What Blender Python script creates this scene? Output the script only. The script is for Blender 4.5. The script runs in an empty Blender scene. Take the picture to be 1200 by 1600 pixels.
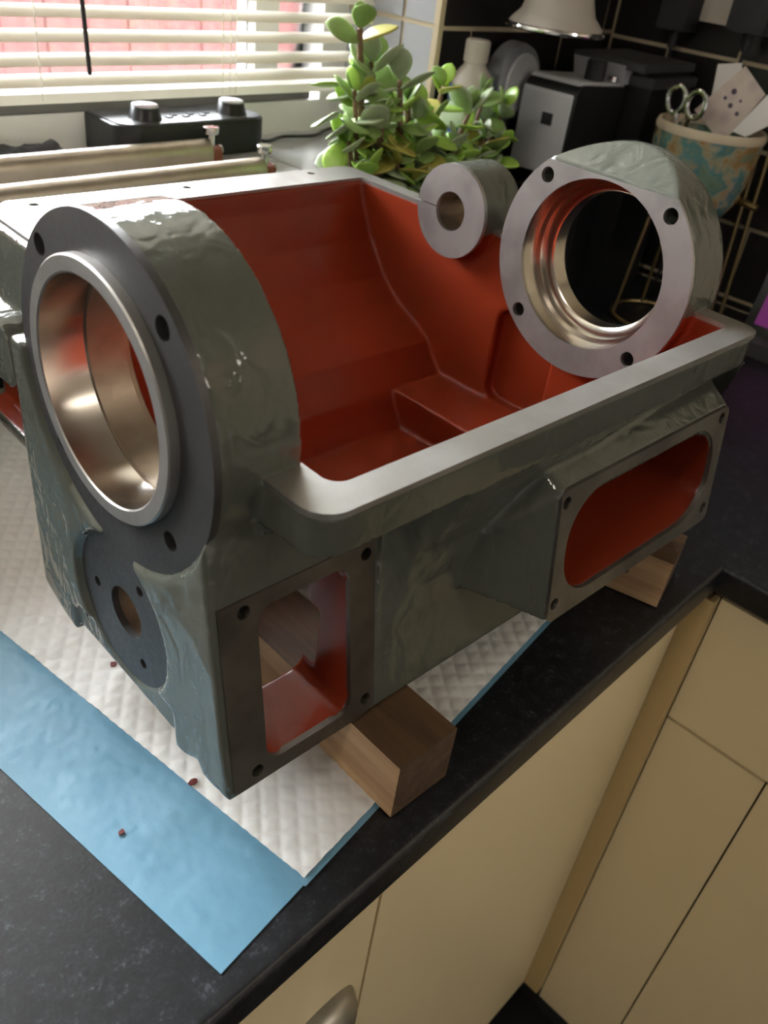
import bpy, bmesh, math, random
from mathutils import Matrix, Vector, noise

# ------------------------------------------------------------------ scene, camera, light
scene = bpy.context.scene
COL = scene.collection
MM = 0.001

cam_data = bpy.data.cameras.new('camera')
cam = bpy.data.objects.new('camera', cam_data)
COL.objects.link(cam)
CAM_POS = [-173.473, -315.514, 422.434]
CAM_ROT = [[0.692908, 0.348098, -0.631432], [-0.711512, 0.471902, -0.520633], [0.116743, 0.810022, 0.574661]]
m4 = Matrix([[CAM_ROT[i][0], CAM_ROT[i][1], CAM_ROT[i][2], CAM_POS[i] * MM] for i in range(3)] + [[0, 0, 0, 1]])
cam.matrix_world = m4
cam_data.sensor_fit = 'VERTICAL'
cam_data.sensor_height = 36.0
cam_data.sensor_width = 27.0
cam_data.lens = 29.7491
cam_data.clip_start = 0.01
cam_data.dof.use_dof = True
cam_data.dof.focus_distance = 0.50
cam_data.dof.aperture_fstop = 11.0
scene.camera = cam

scene.view_settings.view_transform = 'Standard'
scene.view_settings.look = 'None'
scene.view_settings.gamma = 1.0
scene.view_settings.exposure = 0.0
scene.view_settings.use_curve_mapping = False

# overcast daylight outside; it reaches the kitchen only through the window
world = bpy.data.worlds.new('overcast_sky')
scene.world = world
world.use_nodes = True
bg = world.node_tree.nodes['Background']
bg.inputs[0].default_value = (0.93, 0.97, 1.0, 1)
bg.inputs[1].default_value = 72.0

# portal at the window opening (guides the sampling of the sky, gives off no light itself)
pl = bpy.data.lights.new('window_portal', 'AREA')
pl.shape = 'RECTANGLE'; pl.size = 2.3; pl.size_y = 1.12
pl.cycles.is_portal = True
po = bpy.data.objects.new('window_portal', pl)
po.location = (-0.447, 0.632, 0.737); po.rotation_euler = (math.radians(-90), 0, 0)
COL.objects.link(po)

# ------------------------------------------------------------------ helpers
def prop(o, label=None, cat=None, group=None, kind=None):
    if label: o['label'] = label
    if cat: o['category'] = cat
    if group: o['group'] = group
    if kind: o['kind'] = kind
    return o

def empty(name, loc=(0, 0, 0), rz=0.0, label=None, cat=None, group=None):
    o = bpy.data.objects.new(name, None)
    o.empty_display_size = 0.02
    o.location = loc; o.rotation_euler = (0, 0, rz)
    COL.objects.link(o)
    return prop(o, label, cat, group)

def link(name, me, mat, parent=None, ang=35, smooth=True, **k):
    if me.name.split('.')[0] != name: me.name = name
    if mat is not None and len(me.materials) == 0:
        for mm in (mat if isinstance(mat, (list, tuple)) else [mat]): me.materials.append(mm)
    if smooth and len(me.polygons):
        me.polygons.foreach_set('use_smooth', [True] * len(me.polygons))
        if ang: me.set_sharp_from_angle(angle=math.radians(ang))
    o = bpy.data.objects.new(name, me)
    COL.objects.link(o)
    if parent is not None: o.parent = parent
    return prop(o, **k)

def me_from(bm, scale=MM, off=(0, 0, 0)):
    for v in bm.verts: v.co = Vector(((v.co.x + off[0]) * scale, (v.co.y + off[1]) * scale, (v.co.z + off[2]) * scale))
    bmesh.ops.recalc_face_normals(bm, faces=bm.faces)
    me = bpy.data.meshes.new('m'); bm.to_mesh(me); bm.free()
    return me

def bevel(bm, w, seg=2, ang=30):
    if w <= 0: return
    ed = [e for e in bm.edges if len(e.link_faces) == 2 and e.calc_face_angle(0) > math.radians(ang)]
    bmesh.ops.bevel(bm, geom=ed, offset=w, segments=seg, profile=0.5, affect='EDGES', clamp_overlap=True)

def add_box(bm, x0, x1, y0, y1, z0, z1, M=None):
    vs = [bm.verts.new((x, y, z)) for z in (z0, z1) for y in (y0, y1) for x in (x0, x1)]
    for f in ((0, 2, 3, 1), (4, 5, 7, 6), (0, 1, 5, 4), (2, 6, 7, 3), (0, 4, 6, 2), (1, 3, 7, 5)):
        bm.faces.new([vs[i] for i in f])
    if M is not None:
        for v in vs: v.co = M @ v.co
    return vs

def box(x0, x1, y0, y1, z0, z1, bev=0, seg=2):
    bm = bmesh.new(); add_box(bm, x0, x1, y0, y1, z0, z1)
    bevel(bm, bev, seg)
    return bm

def add_prism(bm, pts, a, b, axis='x', f=None):
    """polygon pts extruded between a and b along axis; axis x: pts=(y,z); y: (x,z); z: (x,y)"""
    def P(p, t):
        if axis == 'x': return (t, p[0], p[1])
        if axis == 'y': return (p[0], t, p[1])
        return (p[0], p[1], t)
    A = [bm.verts.new(P(p, a)) for p in pts]; B = [bm.verts.new(P(p, b)) for p in pts]
    n = len(pts)
    bm.faces.new(A); bm.faces.new(B[::-1])
    for i in range(n): bm.faces.new((A[i], B[i], B[(i + 1) % n], A[(i + 1) % n]))
    if f:
        for v in A + B: v.co = Vector(f(v.co))
    return A + B

def prism(pts, a, b, axis='x', f=None):
    bm = bmesh.new(); add_prism(bm, pts, a, b, axis, f)
    bmesh.ops.recalc_face_normals(bm, faces=bm.faces)
    return bm

def circle(cx, cy, r, n=48, a0=0.0, a1=2 * math.pi):
    full = abs(a1 - a0 - 2 * math.pi) < 1e-6
    m = n if full else n + 1
    return [(cx + r * math.cos(a0 + (a1 - a0) * i / n), cy + r * math.sin(a0 + (a1 - a0) * i / n)) for i in range(m)]

def rrect(x0, x1, y0, y1, r, n=8):
    out = []
    for cx, cy, a in ((x1 - r, y1 - r, 0), (x0 + r, y1 - r, 90), (x0 + r, y0 + r, 180), (x1 - r, y0 + r, 270)):
        out += circle(cx, cy, r, n, math.radians(a), math.radians(a + 90))
    return out

def fillet(pts, radii, n=6):
    """round the corners of a polygon; radii: dict index -> radius"""
    out = []
    N = len(pts)
    for i, p in enumerate(pts):
        r = radii.get(i, 0)
        if not r: out.append(p); continue
        p = Vector(p); a = (Vector(pts[i - 1]) - p).normalized(); b = (Vector(pts[(i + 1) % N]) - p).normalized()
        h = a.angle(b) / 2; d = r / math.tan(h)
        c = p + (a + b).normalized() * (r / math.sin(h))
        s = p + a * d - c; e = p + b * d - c
        for k in range(n + 1):
            t = k / n; v = (s * (1 - t) + e * t).normalized() * r
            out.append(tuple(c + v))
    return out

def add_lathe(bm, prof, axis='z', c=(0, 0, 0), n=48, close=False):
    """prof: list of (r, h) ; revolved about axis through c"""
    rings = []
    for r, h in prof:
        ring = []
        for i in range(n):
            a = 2 * math.pi * i / n; u, v = r * math.cos(a), r * math.sin(a)
            p = {'z': (u, v, h), 'x': (h, u, v), 'y': (u, h, v)}[axis]
            ring.append(bm.verts.new((p[0] + c[0], p[1] + c[1], p[2] + c[2])))
        rings.append(ring)
    m = len(rings)
    for k in range(m if close else m - 1):
        A, B = rings[k], rings[(k + 1) % m]
        for i in range(n): bm.faces.new((A[i], A[(i + 1) % n], B[(i + 1) % n], B[i]))
    if not close:
        if prof[0][0] > 1e-6: bm.faces.new(rings[0])
        if prof[-1][0] > 1e-6: bm.faces.new(rings[-1][::-1])
    bmesh.ops.remove_doubles(bm, verts=bm.verts, dist=1e-4)

def lathe(prof, axis='z', c=(0, 0, 0), n=48, close=False):
    bm = bmesh.new(); add_lathe(bm, prof, axis, c, n, close); return bm

def add_tube(bm, pts, rad, n=10, caps=True):
    pts = [Vector(p) for p in pts]; N = len(pts)
    rad = rad if isinstance(rad, (list, tuple)) else [rad] * N
    up = Vector((0, 0, 1)); rings = []
    prev = None
    for i, p in enumerate(pts):
        t = (pts[min(i + 1, N - 1)] - pts[max(i - 1, 0)]).normalized()
        if prev is None:
            u = t.cross(up if abs(t.z) < .9 else Vector((1, 0, 0))).normalized()
        else:
            u = (prev - t * prev.dot(t)).normalized()
        prev = u; w = t.cross(u)
        rings.append([bm.verts.new(p + (u * math.cos(2 * math.pi * k / n) + w * math.sin(2 * math.pi * k / n)) * rad[i]) for k in range(n)])
    for a, b in zip(rings, rings[1:]):
        for k in range(n): bm.faces.new((a[k], a[(k + 1) % n], b[(k + 1) % n], b[k]))
    if caps: bm.faces.new(rings[0][::-1]); bm.faces.new(rings[-1])

def tube(pts, rad, n=10):
    bm = bmesh.new(); add_tube(bm, pts, rad, n); return bm

def smooth_path(ctrl, n=10):
    """Catmull-Rom through the control points"""
    P = [Vector(c) for c in ctrl]; P = [P[0] * 2 - P[1]] + P + [P[-1] * 2 - P[-2]]
    out = []
    for i in range(1, len(P) - 2):
        for k in range(n):
            t = k / n; a, b, c, d = P[i - 1:i + 3]
            out.append(0.5 * ((2 * b) + (c - a) * t + (2 * a - 5 * b + 4 * c - d) * t * t + (3 * b - a - 3 * c + d) * t ** 3))
    out.append(P[-2]); return out

def tmp_obj(bm):
    bmesh.ops.recalc_face_normals(bm, faces=bm.faces)
    me = bpy.data.meshes.new('tmp'); bm.to_mesh(me); bm.free()
    o = bpy.data.objects.new('tmp', me); COL.objects.link(o); return o

def boolean_chain(base, ops, extra=None):
    """base bmesh; ops = [('UNION'|'DIFFERENCE', bmesh)...]; returns an evaluated bmesh (all in mm)"""
    o = tmp_obj(base); tools = []
    for k, b in ops:
        t = tmp_obj(b); tools.append(t)
        md = o.modifiers.new('b', 'BOOLEAN'); md.operation = k; md.object = t; md.solver = SOLVER
    if extra: extra(o)
    dg = bpy.context.evaluated_depsgraph_get(); dg.update()
    me = bpy.data.meshes.new_from_object(o.evaluated_get(dg))
    for t in tools + [o]:
        d = t.data; bpy.data.objects.remove(t); bpy.data.meshes.remove(d)
    return me
SOLVER = 'MANIFOLD'

def inside(poly, y, z):
    c = False; n = len(poly); j = n - 1
    for i in range(n):
        yi, zi = poly[i]; yj, zj = poly[j]
        if (zi > z) != (zj > z) and y < (yj - yi) * (z - zi) / (zj - zi) + yi: c = not c
        j = i
    return c

# ------------------------------------------------------------------ materials
def mat(name, col, rough=0.5, metal=0.0, spec=0.5, coat=0.0, coat_rough=0.1, build=None, trans=0.0, alpha=None):
    m = bpy.data.materials.new(name); m.use_nodes = True
    nt = m.node_tree; b = nt.nodes['Principled BSDF']
    b.inputs['Base Color'].default_value = (*col, 1); b.inputs['Roughness'].default_value = rough
    b.inputs['Metallic'].default_value = metal; b.inputs['Specular IOR Level'].default_value = spec
    b.inputs['Coat Weight'].default_value = coat; b.inputs['Coat Roughness'].default_value = coat_rough
    if trans: b.inputs['Transmission Weight'].default_value = trans
    if build: build(nt, b)
    return m

def coords(nt, scale=(1, 1, 1), rot=(0, 0, 0), kind='Object'):
    tc = nt.nodes.new('ShaderNodeTexCoord'); mp = nt.nodes.new('ShaderNodeMapping')
    mp.inputs['Scale'].default_value = scale; mp.inputs['Rotation'].default_value = rot
    nt.links.new(tc.outputs[kind], mp.inputs['Vector']); return mp.outputs[0]

def tex_noise(nt, vec, scale, detail=3, rough=0.5, dist=0.0):
    n = nt.nodes.new('ShaderNodeTexNoise'); n.inputs['Scale'].default_value = scale
    n.inputs['Detail'].default_value = detail; n.inputs['Roughness'].default_value = rough; n.inputs['Distortion'].default_value = dist
    nt.links.new(vec, n.inputs['Vector']); return n.outputs[0]

def ramp(nt, fac, stops):
    r = nt.nodes.new('ShaderNodeValToRGB'); e = r.color_ramp.elements
    while len(e) < len(stops): e.new(0.5)
    for el, (p, c) in zip(e, stops):
        el.position = p; el.color = (*c, 1) if len(c) == 3 else c
    nt.links.new(fac, r.inputs[0]); return r.outputs[0]

def bump(nt, b, height, strength=0.3, dist=0.001, prev=None, target='Normal'):
    n = nt.nodes.new('ShaderNodeBump'); n.inputs['Strength'].default_value = strength; n.inputs['Distance'].default_value = dist
    nt.links.new(height, n.inputs['Height'])
    if prev is not None: nt.links.new(prev, n.inputs['Normal'])
    nt.links.new(n.outputs[0], b.inputs[target]); return n.outputs[0]

def math_node(nt, op, a, b_):
    n = nt.nodes.new('ShaderNodeMath'); n.operation = op
    for i, v in enumerate((a, b_)):
        if isinstance(v, (int, float)): n.inputs[i].default_value = v
        else: nt.links.new(v, n.inputs[i])
    return n.outputs[0]

def m_paint(name, c1, c2, r=0.16, bs=0.35, streak=(1.0, 1.0, 0.35)):
    def bd(nt, b):
        v = coords(nt, streak)
        n1 = tex_noise(nt, v, 75, 2, 0.5, 0.9); n2 = tex_noise(nt, v, 210, 2, 0.5, 0.5); n3 = tex_noise(nt, coords(nt), 14, 2)
        nt.links.new(ramp(nt, n3, [(0.35, c1), (0.65, c2)]), b.inputs['Base Color'])
        n0 = tex_noise(nt, v, 30, 2, 0.5, 0.8)
        p0 = bump(nt, b, n0, bs * 0.7, 0.004)
        p = bump(nt, b, n1, bs, 0.0022, p0)
        bump(nt, b, n2, bs * 0.6, 0.0006, p)
        nt.links.new(ramp(nt, n3, [(0.3, (r,) * 3), (0.7, (r + .05,) * 3)]), b.inputs['Roughness'])
    return mat(name, c1, r, 0, 0.5, build=bd)

def m_metal(name, c, r, var=0.06, sc=(1, 1, 1), grain=300, bs=0.08, stain=None, metal=0.8):
    def bd(nt, b):
        v = coords(nt, sc); n1 = tex_noise(nt, v, grain, 3, 0.6); n2 = tex_noise(nt, coords(nt), 22, 3, 0.6)
        cc = stain or tuple(x * 0.75 for x in c)
        nt.links.new(ramp(nt, n2, [(0.35, cc), (0.62, c)]), b.inputs['Base Color'])
        nt.links.new(ramp(nt, n1, [(0.3, (max(r - var, .03),) * 3), (0.7, (r + var,) * 3)]), b.inputs['Roughness'])
        if bs: bump(nt, b, n1, bs, 0.0004)
    return mat(name, c, r, metal, build=bd)

M = {}
M['grey'] = m_paint('grey_green_enamel', (0.082, 0.086, 0.070), (0.095, 0.100, 0.083), r=0.035, bs=0.5, streak=(0.8, 0.8, 0.55))
M['red'] = m_paint('red_oxide_enamel', (0.175, 0.022, 0.0075), (0.20, 0.026, 0.0095), r=0.22, bs=0.10, streak=(1, 1, 1))
M['red'].node_tree.nodes['Principled BSDF'].inputs['Specular IOR Level'].default_value = 0.3
M['iron'] = m_metal('machined_iron', (0.42, 0.41, 0.40), 0.36, stain=(0.30, 0.29, 0.28))
M['iron_dark'] = m_metal('dark_machined_iron', (0.085, 0.082, 0.081), 0.42, stain=(0.065, 0.063, 0.062), metal=0.6)
M['iron_brown'] = m_metal('oily_brown_iron', (0.33, 0.27, 0.21), 0.40, stain=(0.19, 0.14, 0.10))
M['steel'] = m_metal('polished_steel', (0.60, 0.56, 0.51), 0.20, var=0.0, sc=(1, 1, 1), grain=200, bs=0, stain=(0.52, 0.47, 0.42), metal=1.0)
M['holedark'] = mat('dark_drilled_hole', (0.03, 0.028, 0.026), 0.5)  # near-black tone for the rear bolt holes
M['rimmetal'] = m_metal('milled_rim_iron', (0.36, 0.35, 0.33), 0.42, grain=900, bs=0.06, stain=(0.30, 0.285, 0.26))
def bd_wt(nt, b):
    v = coords(nt); n = tex_noise(nt, v, 95, 5, 0.75); n2 = tex_noise(nt, v, 420, 2, 0.6)
    mx = math_node(nt, 'MULTIPLY', n, math_node(nt, 'ADD', n2, 0.45))
    nt.links.new(ramp(nt, mx, [(0.42, (0.005, 0.0055, 0.007)), (0.58, (0.013, 0.0145, 0.019)), (0.72, (0.06, 0.065, 0.075))]), b.inputs['Base Color'])
    bump(nt, b, n2, 0.25, 0.0006)
M['worktop'] = mat('black_granite_laminate', (0.015, 0.016, 0.02), 0.42, build=bd_wt)
def bd_wtedge(nt, b): pass
M['cream'] = mat('cream_gloss_laminate', (0.86, 0.71, 0.44), 0.38)
M['tan'] = mat('tan_edging', (0.60, 0.44, 0.21), 0.5)
M['carcass'] = mat('dark_carcass', (0.02, 0.018, 0.015), 0.8)
def wood(name, a, b_, c, ax=(1, 0.06, 1)):
    def bd(nt, b):
        v = coords(nt, ax); n = tex_noise(nt, v, 120, 4, 0.6, 0.8); n2 = tex_noise(nt, v, 26, 2)
        mx = math_node(nt, 'ADD', math_node(nt, 'MULTIPLY', n, 0.6), math_node(nt, 'MULTIPLY', n2, 0.4))
        nt.links.new(ramp(nt, mx, [(0.32, a), (0.5, b_), (0.68, c)]), b.inputs['Base Color'])
        bump(nt, b, n, 0.25, 0.0005)
    return mat(name, b_, 0.6, build=bd)
M['wood'] = wood('pine_offcut', (0.36, 0.20, 0.10), (0.55, 0.34, 0.18), (0.66, 0.44, 0.25))
M['wood_dark'] = wood('dark_sawn_end', (0.05, 0.028, 0.015), (0.09, 0.05, 0.028), (0.14, 0.09, 0.055), (1, 1, 1))  # darker tone for the sawn ends
M['wood_top_shaded'] = wood('shaded_pine_top', (0.06, 0.03, 0.014), (0.10, 0.055, 0.026), (0.14, 0.08, 0.04))  # same pine, with the shade under the casting painted into the tops
def bd_pad(nt, b):
    v = coords(nt); n = tex_noise(nt, v, 300, 3, 0.6); bump(nt, b, n, 0.25, 0.0005)
    n2 = tex_noise(nt, v, 9, 2); nt.links.new(ramp(nt, n2, [(0.4, (0.78, 0.78, 0.77)), (0.6, (0.84, 0.84, 0.83))]), b.inputs['Base Color'])
M['pad'] = mat('white_quilted_tissue', (0.8, 0.79, 0.77), 0.85, build=bd_pad)
def bd_blue(nt, b):
    v = coords(nt); n = tex_noise(nt, v, 130, 4, 0.6); bump(nt, b, n, 0.35, 0.0012)
    nt.links.new(ramp(nt, tex_noise(nt, v, 12, 2), [(0.35, (0.115, 0.27, 0.39)), (0.65, (0.15, 0.31, 0.43))]), b.inputs['Base Color'])
M['blue'] = mat('blue_plastic_film', (0.2, 0.45, 0.63), 0.5, build=bd_blue)
M['white'] = mat('white_upvc', (0.82, 0.81, 0.77), 0.3)
M['sash_shade'] = mat('backlit_sash_shade', (0.10, 0.095, 0.085), 0.45)  # backlit frame bar, its shade painted in as dark grey
M['slat'] = mat('cream_blind_slat', (0.88, 0.86, 0.79), 0.35)
nt = M['slat'].node_tree; tl = nt.nodes.new('ShaderNodeBsdfTranslucent'); tl.inputs[0].default_value = (0.9, 0.88, 0.81, 1)
ms = nt.nodes.new('ShaderNodeMixShader'); ms.inputs[0].default_value = 0.42
nt.links.new(nt.nodes['Principled BSDF'].outputs[0], ms.inputs[1]); nt.links.new(tl.outputs[0], ms.inputs[2])
nt.links.new(ms.outputs[0], nt.nodes['Material Output'].inputs[0])
M['sill'] = mat('grey_sill_tile', (0.42, 0.42, 0.42), 0.25)
M['black'] = mat('black_plastic', (0.012, 0.012, 0.013), 0.35)
M['blackgloss'] = mat('gloss_black', (0.008, 0.008, 0.010), 0.12)
M['softblack'] = mat('soft_black', (0.02, 0.02, 0.022), 0.6)
M['silver'] = mat('silver_lacquer', (0.55, 0.56, 0.60), 0.34, 0.15)
M['silver_plastic'] = mat('silver_grey_plastic', (0.30, 0.32, 0.35), 0.4, 0.3)
M['chrome'] = mat('chrome', (0.82, 0.82, 0.84), 0.10, 1.0)
M['greydark'] = mat('dark_grey_plastic', (0.045, 0.045, 0.048), 0.45)
M['palebottle'] = mat('pale_bottle_plastic', (0.50, 0.46, 0.42), 0.4)
M['greyplastic'] = mat('grey_plastic', (0.40, 0.37, 0.33), 0.45)
M['tile'] = mat('black_wall_tile', (0.012, 0.011, 0.011), 0.28)
M['tile_daylit'] = mat('daylit_wall_tile', (0.42, 0.43, 0.46), 0.22)  # reveal tiles: the window's light on them is painted in as grey
M['grout'] = mat('beige_grout', (0.55, 0.46, 0.32), 0.8)
M['wall'] = mat('painted_plaster', (0.42, 0.40, 0.37), 0.8)
M['ceiling'] = mat('white_ceiling', (0.5, 0.49, 0.47), 0.85)
M['floor'] = mat('dark_floor', (0.03, 0.027, 0.025), 0.5)
M['leaf'] = None
def leafmat(name, a, b_):
    def bd(nt, b):
        n = tex_noise(nt, coords(nt), 40, 2); nt.links.new(ramp(nt, n, [(0.35, a), (0.65, b_)]), b.inputs['Base Color'])
        b.inputs['Subsurface Weight'].default_value = 0.12; b.inputs['Subsurface Radius'].default_value = (0.004, 0.006, 0.002)
        b.inputs['Subsurface Scale'].default_value = 0.6
    return mat(name, a, 0.34, build=bd)
M['leaf'] = leafmat('jade_leaf', (0.19, 0.31, 0.09), (0.27, 0.40, 0.13))
M['leaf2'] = leafmat('bright_jade_leaf', (0.26, 0.46, 0.06), (0.36, 0.56, 0.10))
M['leaf3'] = leafmat('dull_jade_leaf', (0.27, 0.36, 0.21), (0.37, 0.45, 0.28))
M['leaf4'] = leafmat('yellowing_jade_leaf', (0.32, 0.33, 0.06), (0.40, 0.36, 0.08))
M['stem'] = wood('jade_stem', (0.10, 0.06, 0.035), (0.18, 0.11, 0.06), (0.24, 0.15, 0.09), (1, 1, 1))
M['soil'] = mat('potting_soil', (0.03, 0.02, 0.014), 0.95)
M['terracotta'] = mat('terracotta', (0.40, 0.17, 0.09), 0.7)
M['fence'] = wood('red_stained_fence', (0.029, 0.013, 0.0125), (0.036, 0.0165, 0.016), (0.043, 0.021, 0.0195), (1, 1, 0.08))
M['fence'].node_tree.nodes['Principled BSDF'].inputs['Specular IOR Level'].default_value = 0.0
M['redplate'] = mat('red_brown_paint', (0.22, 0.05, 0.035), 0.4)
M['bar'] = m_metal('dull_steel_bar', (0.52, 0.47, 0.40), 0.34, grain=80, bs=0.05, stain=(0.42, 0.37, 0.30))
M['card'] = None
def bd_card(nt, b):
    v = coords(nt); vo = nt.nodes.new('ShaderNodeTexVoronoi'); vo.inputs['Scale'].default_value = 55
    nt.links.new(v, vo.inputs['Vector'])
    nt.links.new(ramp(nt, vo.outputs['Distance'], [(0.2, (0.52, 0.42, 0.40)), (0.6, (0.64, 0.56, 0.50))]), b.inputs['Base Color'])
M['card'] = mat('printed_card', (0.6, 0.53, 0.47), 0.6, build=bd_card)
M['dot'] = mat('dark_print', (0.10, 0.07, 0.11), 0.6)
M['whitepaper'] = mat('bright_white_paper', (0.85, 0.84, 0.83), 0.5)
M['paper'] = mat('white_paper', (0.72, 0.70, 0.68), 0.6)
def bd_mos(nt, b):
    v = coords(nt); vo = nt.nodes.new('ShaderNodeTexVoronoi'); vo.inputs['Scale'].default_value = 75
    nt.links.new(v, vo.inputs['Vector']); n = tex_noise(nt, v, 22, 3, 0.6)
    c = ramp(nt, n, [(0.30, (0.10, 0.17, 0.12)), (0.40, (0.15, 0.23, 0.17)), (0.46, (0.07, 0.19, 0.20)), (0.52, (0.30, 0.29, 0.19)), (0.59, (0.30, 0.17, 0.06)), (0.70, (0.12, 0.21, 0.15))])
    nt.links.new(c, b.inputs['Base Color']); bump(nt, b, vo.outputs['Distance'], 0.6, 0.002)
    b.inputs['Thin Film Thickness'].default_value = 380; b.inputs['Thin Film IOR'].default_value = 1.5
M['mosaic'] = mat('iridescent_mosaic_glaze', (0.2, 0.35, 0.3), 0.22, build=bd_mos)
M['cream_glaze'] = mat('cream_glaze', (0.55, 0.47, 0.34), 0.4)
M['gold'] = mat('brass_wire', (0.42, 0.32, 0.16), 0.35, 1.0)
M['plate'] = mat('white_socket_plastic', (0.62, 0.57, 0.50), 0.4)
M['bluelabel'] = mat('blue_label', (0.10, 0.18, 0.38), 0.5)
M['redchip'] = mat('dried_red_paint', (0.13, 0.02, 0.018), 0.5)
def bd_screen(nt, b):
    b.inputs['Emission Color'].default_value = (0.20, 0.03, 0.16, 1); b.inputs['Emission Strength'].default_value = 0.55
M['screen'] = mat('lit_purple_screen', (0.03, 0.005, 0.03), 0.2, build=bd_screen)
M['glass'] = None
gm = bpy.data.materials.new('window_glass'); gm.use_nodes = True
nt = gm.node_tree; nt.nodes.remove(nt.nodes['Principled BSDF'])
tr = nt.nodes.new('ShaderNodeBsdfTransparent'); gl = nt.nodes.new('ShaderNodeBsdfGlossy'); gl.inputs['Roughness'].default_value = 0.02
fr = nt.nodes.new('ShaderNodeFresnel'); mxs = nt.nodes.new('ShaderNodeMixShader')
nt.links.new(fr.outputs[0], mxs.inputs[0]); nt.links.new(tr.outputs[0], mxs.inputs[1]); nt.links.new(gl.outputs[0], mxs.inputs[2])
nt.links.new(mxs.outputs[0], nt.nodes['Material Output'].inputs[0]); M['glass'] = gm

# ------------------------------------------------------------------ the room
YW = 432.0; XR = 1099.4; ZF = -905.0; ZC = 1500.0; XL = -2600.0; YB = -3000.0; RX = 705.0; SILL = 175.0; YO = 625.0
def structure(name, bm, m, parent=None, **k):
    o = link(name, me_from(bm), m, parent, **k)
    if parent is None: o['kind'] = 'structure'
    return o
structure('floor', box(XL, XR + 100, YB, YW + 100, ZF - 40, ZF), M['floor'])
structure('ceiling', box(XL, XR + 100, YB, YW + 200, ZC, ZC + 40), M['ceiling'])
structure('wall_left', box(XL - 60, XL, YB, YW + 200, ZF, ZC), M['wall'])
structure('wall_rear', box(XL, XR + 100, YB - 60, YB, ZF, ZC), M['wall'])
wall_r = structure('wall_right', box(XR + 2.5, XR + 120, YB, YO, ZF, ZC), M['grout'])
bm = bmesh.new()
add_box(bm, RX + 2.5, XR + 2.5, YW + 2.5, YO, ZF, ZC)
add_box(bm, XL, RX + 2.5, YW + 2.5, YO, ZF, SILL - 14)
add_box(bm, XL, RX + 2.5, YW + 2.5, YO, 1300, ZC)
add_box(bm, XL, -1600, YW + 2.5, YO, SILL - 14, 1300)
wall_w = structure('wall_window', bm, M['grout'])

# tiles, each its own piece
def tile_mesh(w, h, axis):
    g = 2.7
    if axis == 'y': bm = box(-w / 2 + g, w / 2 - g, -5, 0, -h / 2 + g, h / 2 - g, 1.4, 2)
    else: bm = box(0, 6, -w / 2 + g, w / 2 - g, -h / 2 + g, h / 2 - g, 1.4, 2)
    return me_from(bm)
cache = {}
def tile(parent, w, h, axis, loc, m='tile'):
    key = (round(w), round(h), axis, m)
    if key not in cache:
        cache[key] = link('wall_tile', tile_mesh(w, h, axis), M[m], parent); o = cache[key]
    else:
        o = bpy.data.objects.new('wall_tile', cache[key].data); COL.objects.link(o); o.parent = parent
    o.location = tuple(c * MM for c in loc)
rows = [(14, 114), (114, 214), (214, 314), (314, 414), (414, 514), (514, 614)]
tile_bottom = 0
for k, (z0, z1) in enumerate(rows):
    # right wall; joints at y = 336 + 200 n or 231 + 200 n
    j0 = 336 if k % 2 == 0 else 231
    js = [YW] + [j for j in (j0 + 200, j0, j0 - 200, j0 - 400, j0 - 600) if j < YW - 8]
    for a, b in zip(js, js[1:]):
        tile(wall_r, a - b, z1 - z0, 'x', (XR, (a + b) / 2, (z0 + z1) / 2))
    # window wall right of the reveal (grout row line at 319)
    j0 = 770 if k % 2 == 0 else 874
    js = [RX] + [j for j in (j0, j0 + 200, j0 + 400) if j < XR - 8] + [XR]
    for a, b in zip(js, js[1:]):
        tile(wall_w, b - a, z1 - z0, 'y', ((a + b) / 2, YW + 5, (z0 + z1) / 2 + 4))
for z0, z1 in [(0, 14)]:
    for i in range(4):
        tile(wall_r, 200, 14, 'x', (XR, 332 - 200 * i, 7))
    tile(wall_w, 190, 16, 'y', (RX + 97, YW + 5, 9)); tile(wall_w, 190, 16, 'y', (RX + 295, YW + 5, 9))
# lower window wall between worktop and sill
for k, (z0, z1) in enumerate([(2, 80), (82, 160)]):
    for i in range(11):
        tile(wall_w, 200, 78, 'y', (RX - 100 - 200 * i + (50 if k else 0), YW + 5, (z0 + z1) / 2))
# tiles of the window reveal (side return)
for k, (z0, z1) in enumerate([(175, 219), (219, 319), (319, 419), (419, 519), (519, 619)]):
    for a, b in ((432, 490), (490, 600)):
        tile(wall_w, b - a, z1 - z0, 'x', (RX, (a + b) / 2, (z0 + z1) / 2), 'tile_daylit')
# corner edging
bm = box(RX - 1.5, RX + 7, YW - 1.5, YW + 7, SILL, 620, 1)
link('tile_trim', me_from(bm), M['grout'], wall_w)

# window sill
sill = structure('trim_1', box(-1600, RX + 1, 394, 600, SILL - 14, SILL, 3), M['sill'])
for i in range(6):
    b_ = box(RX - 8 - 200 * (i + 1) + 3, RX - 8 - 200 * i, 396, 520, SILL - 1, SILL + 1.2, 0.8)
    link('sill_tile', me_from(b_), M['sill'], sill)

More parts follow.
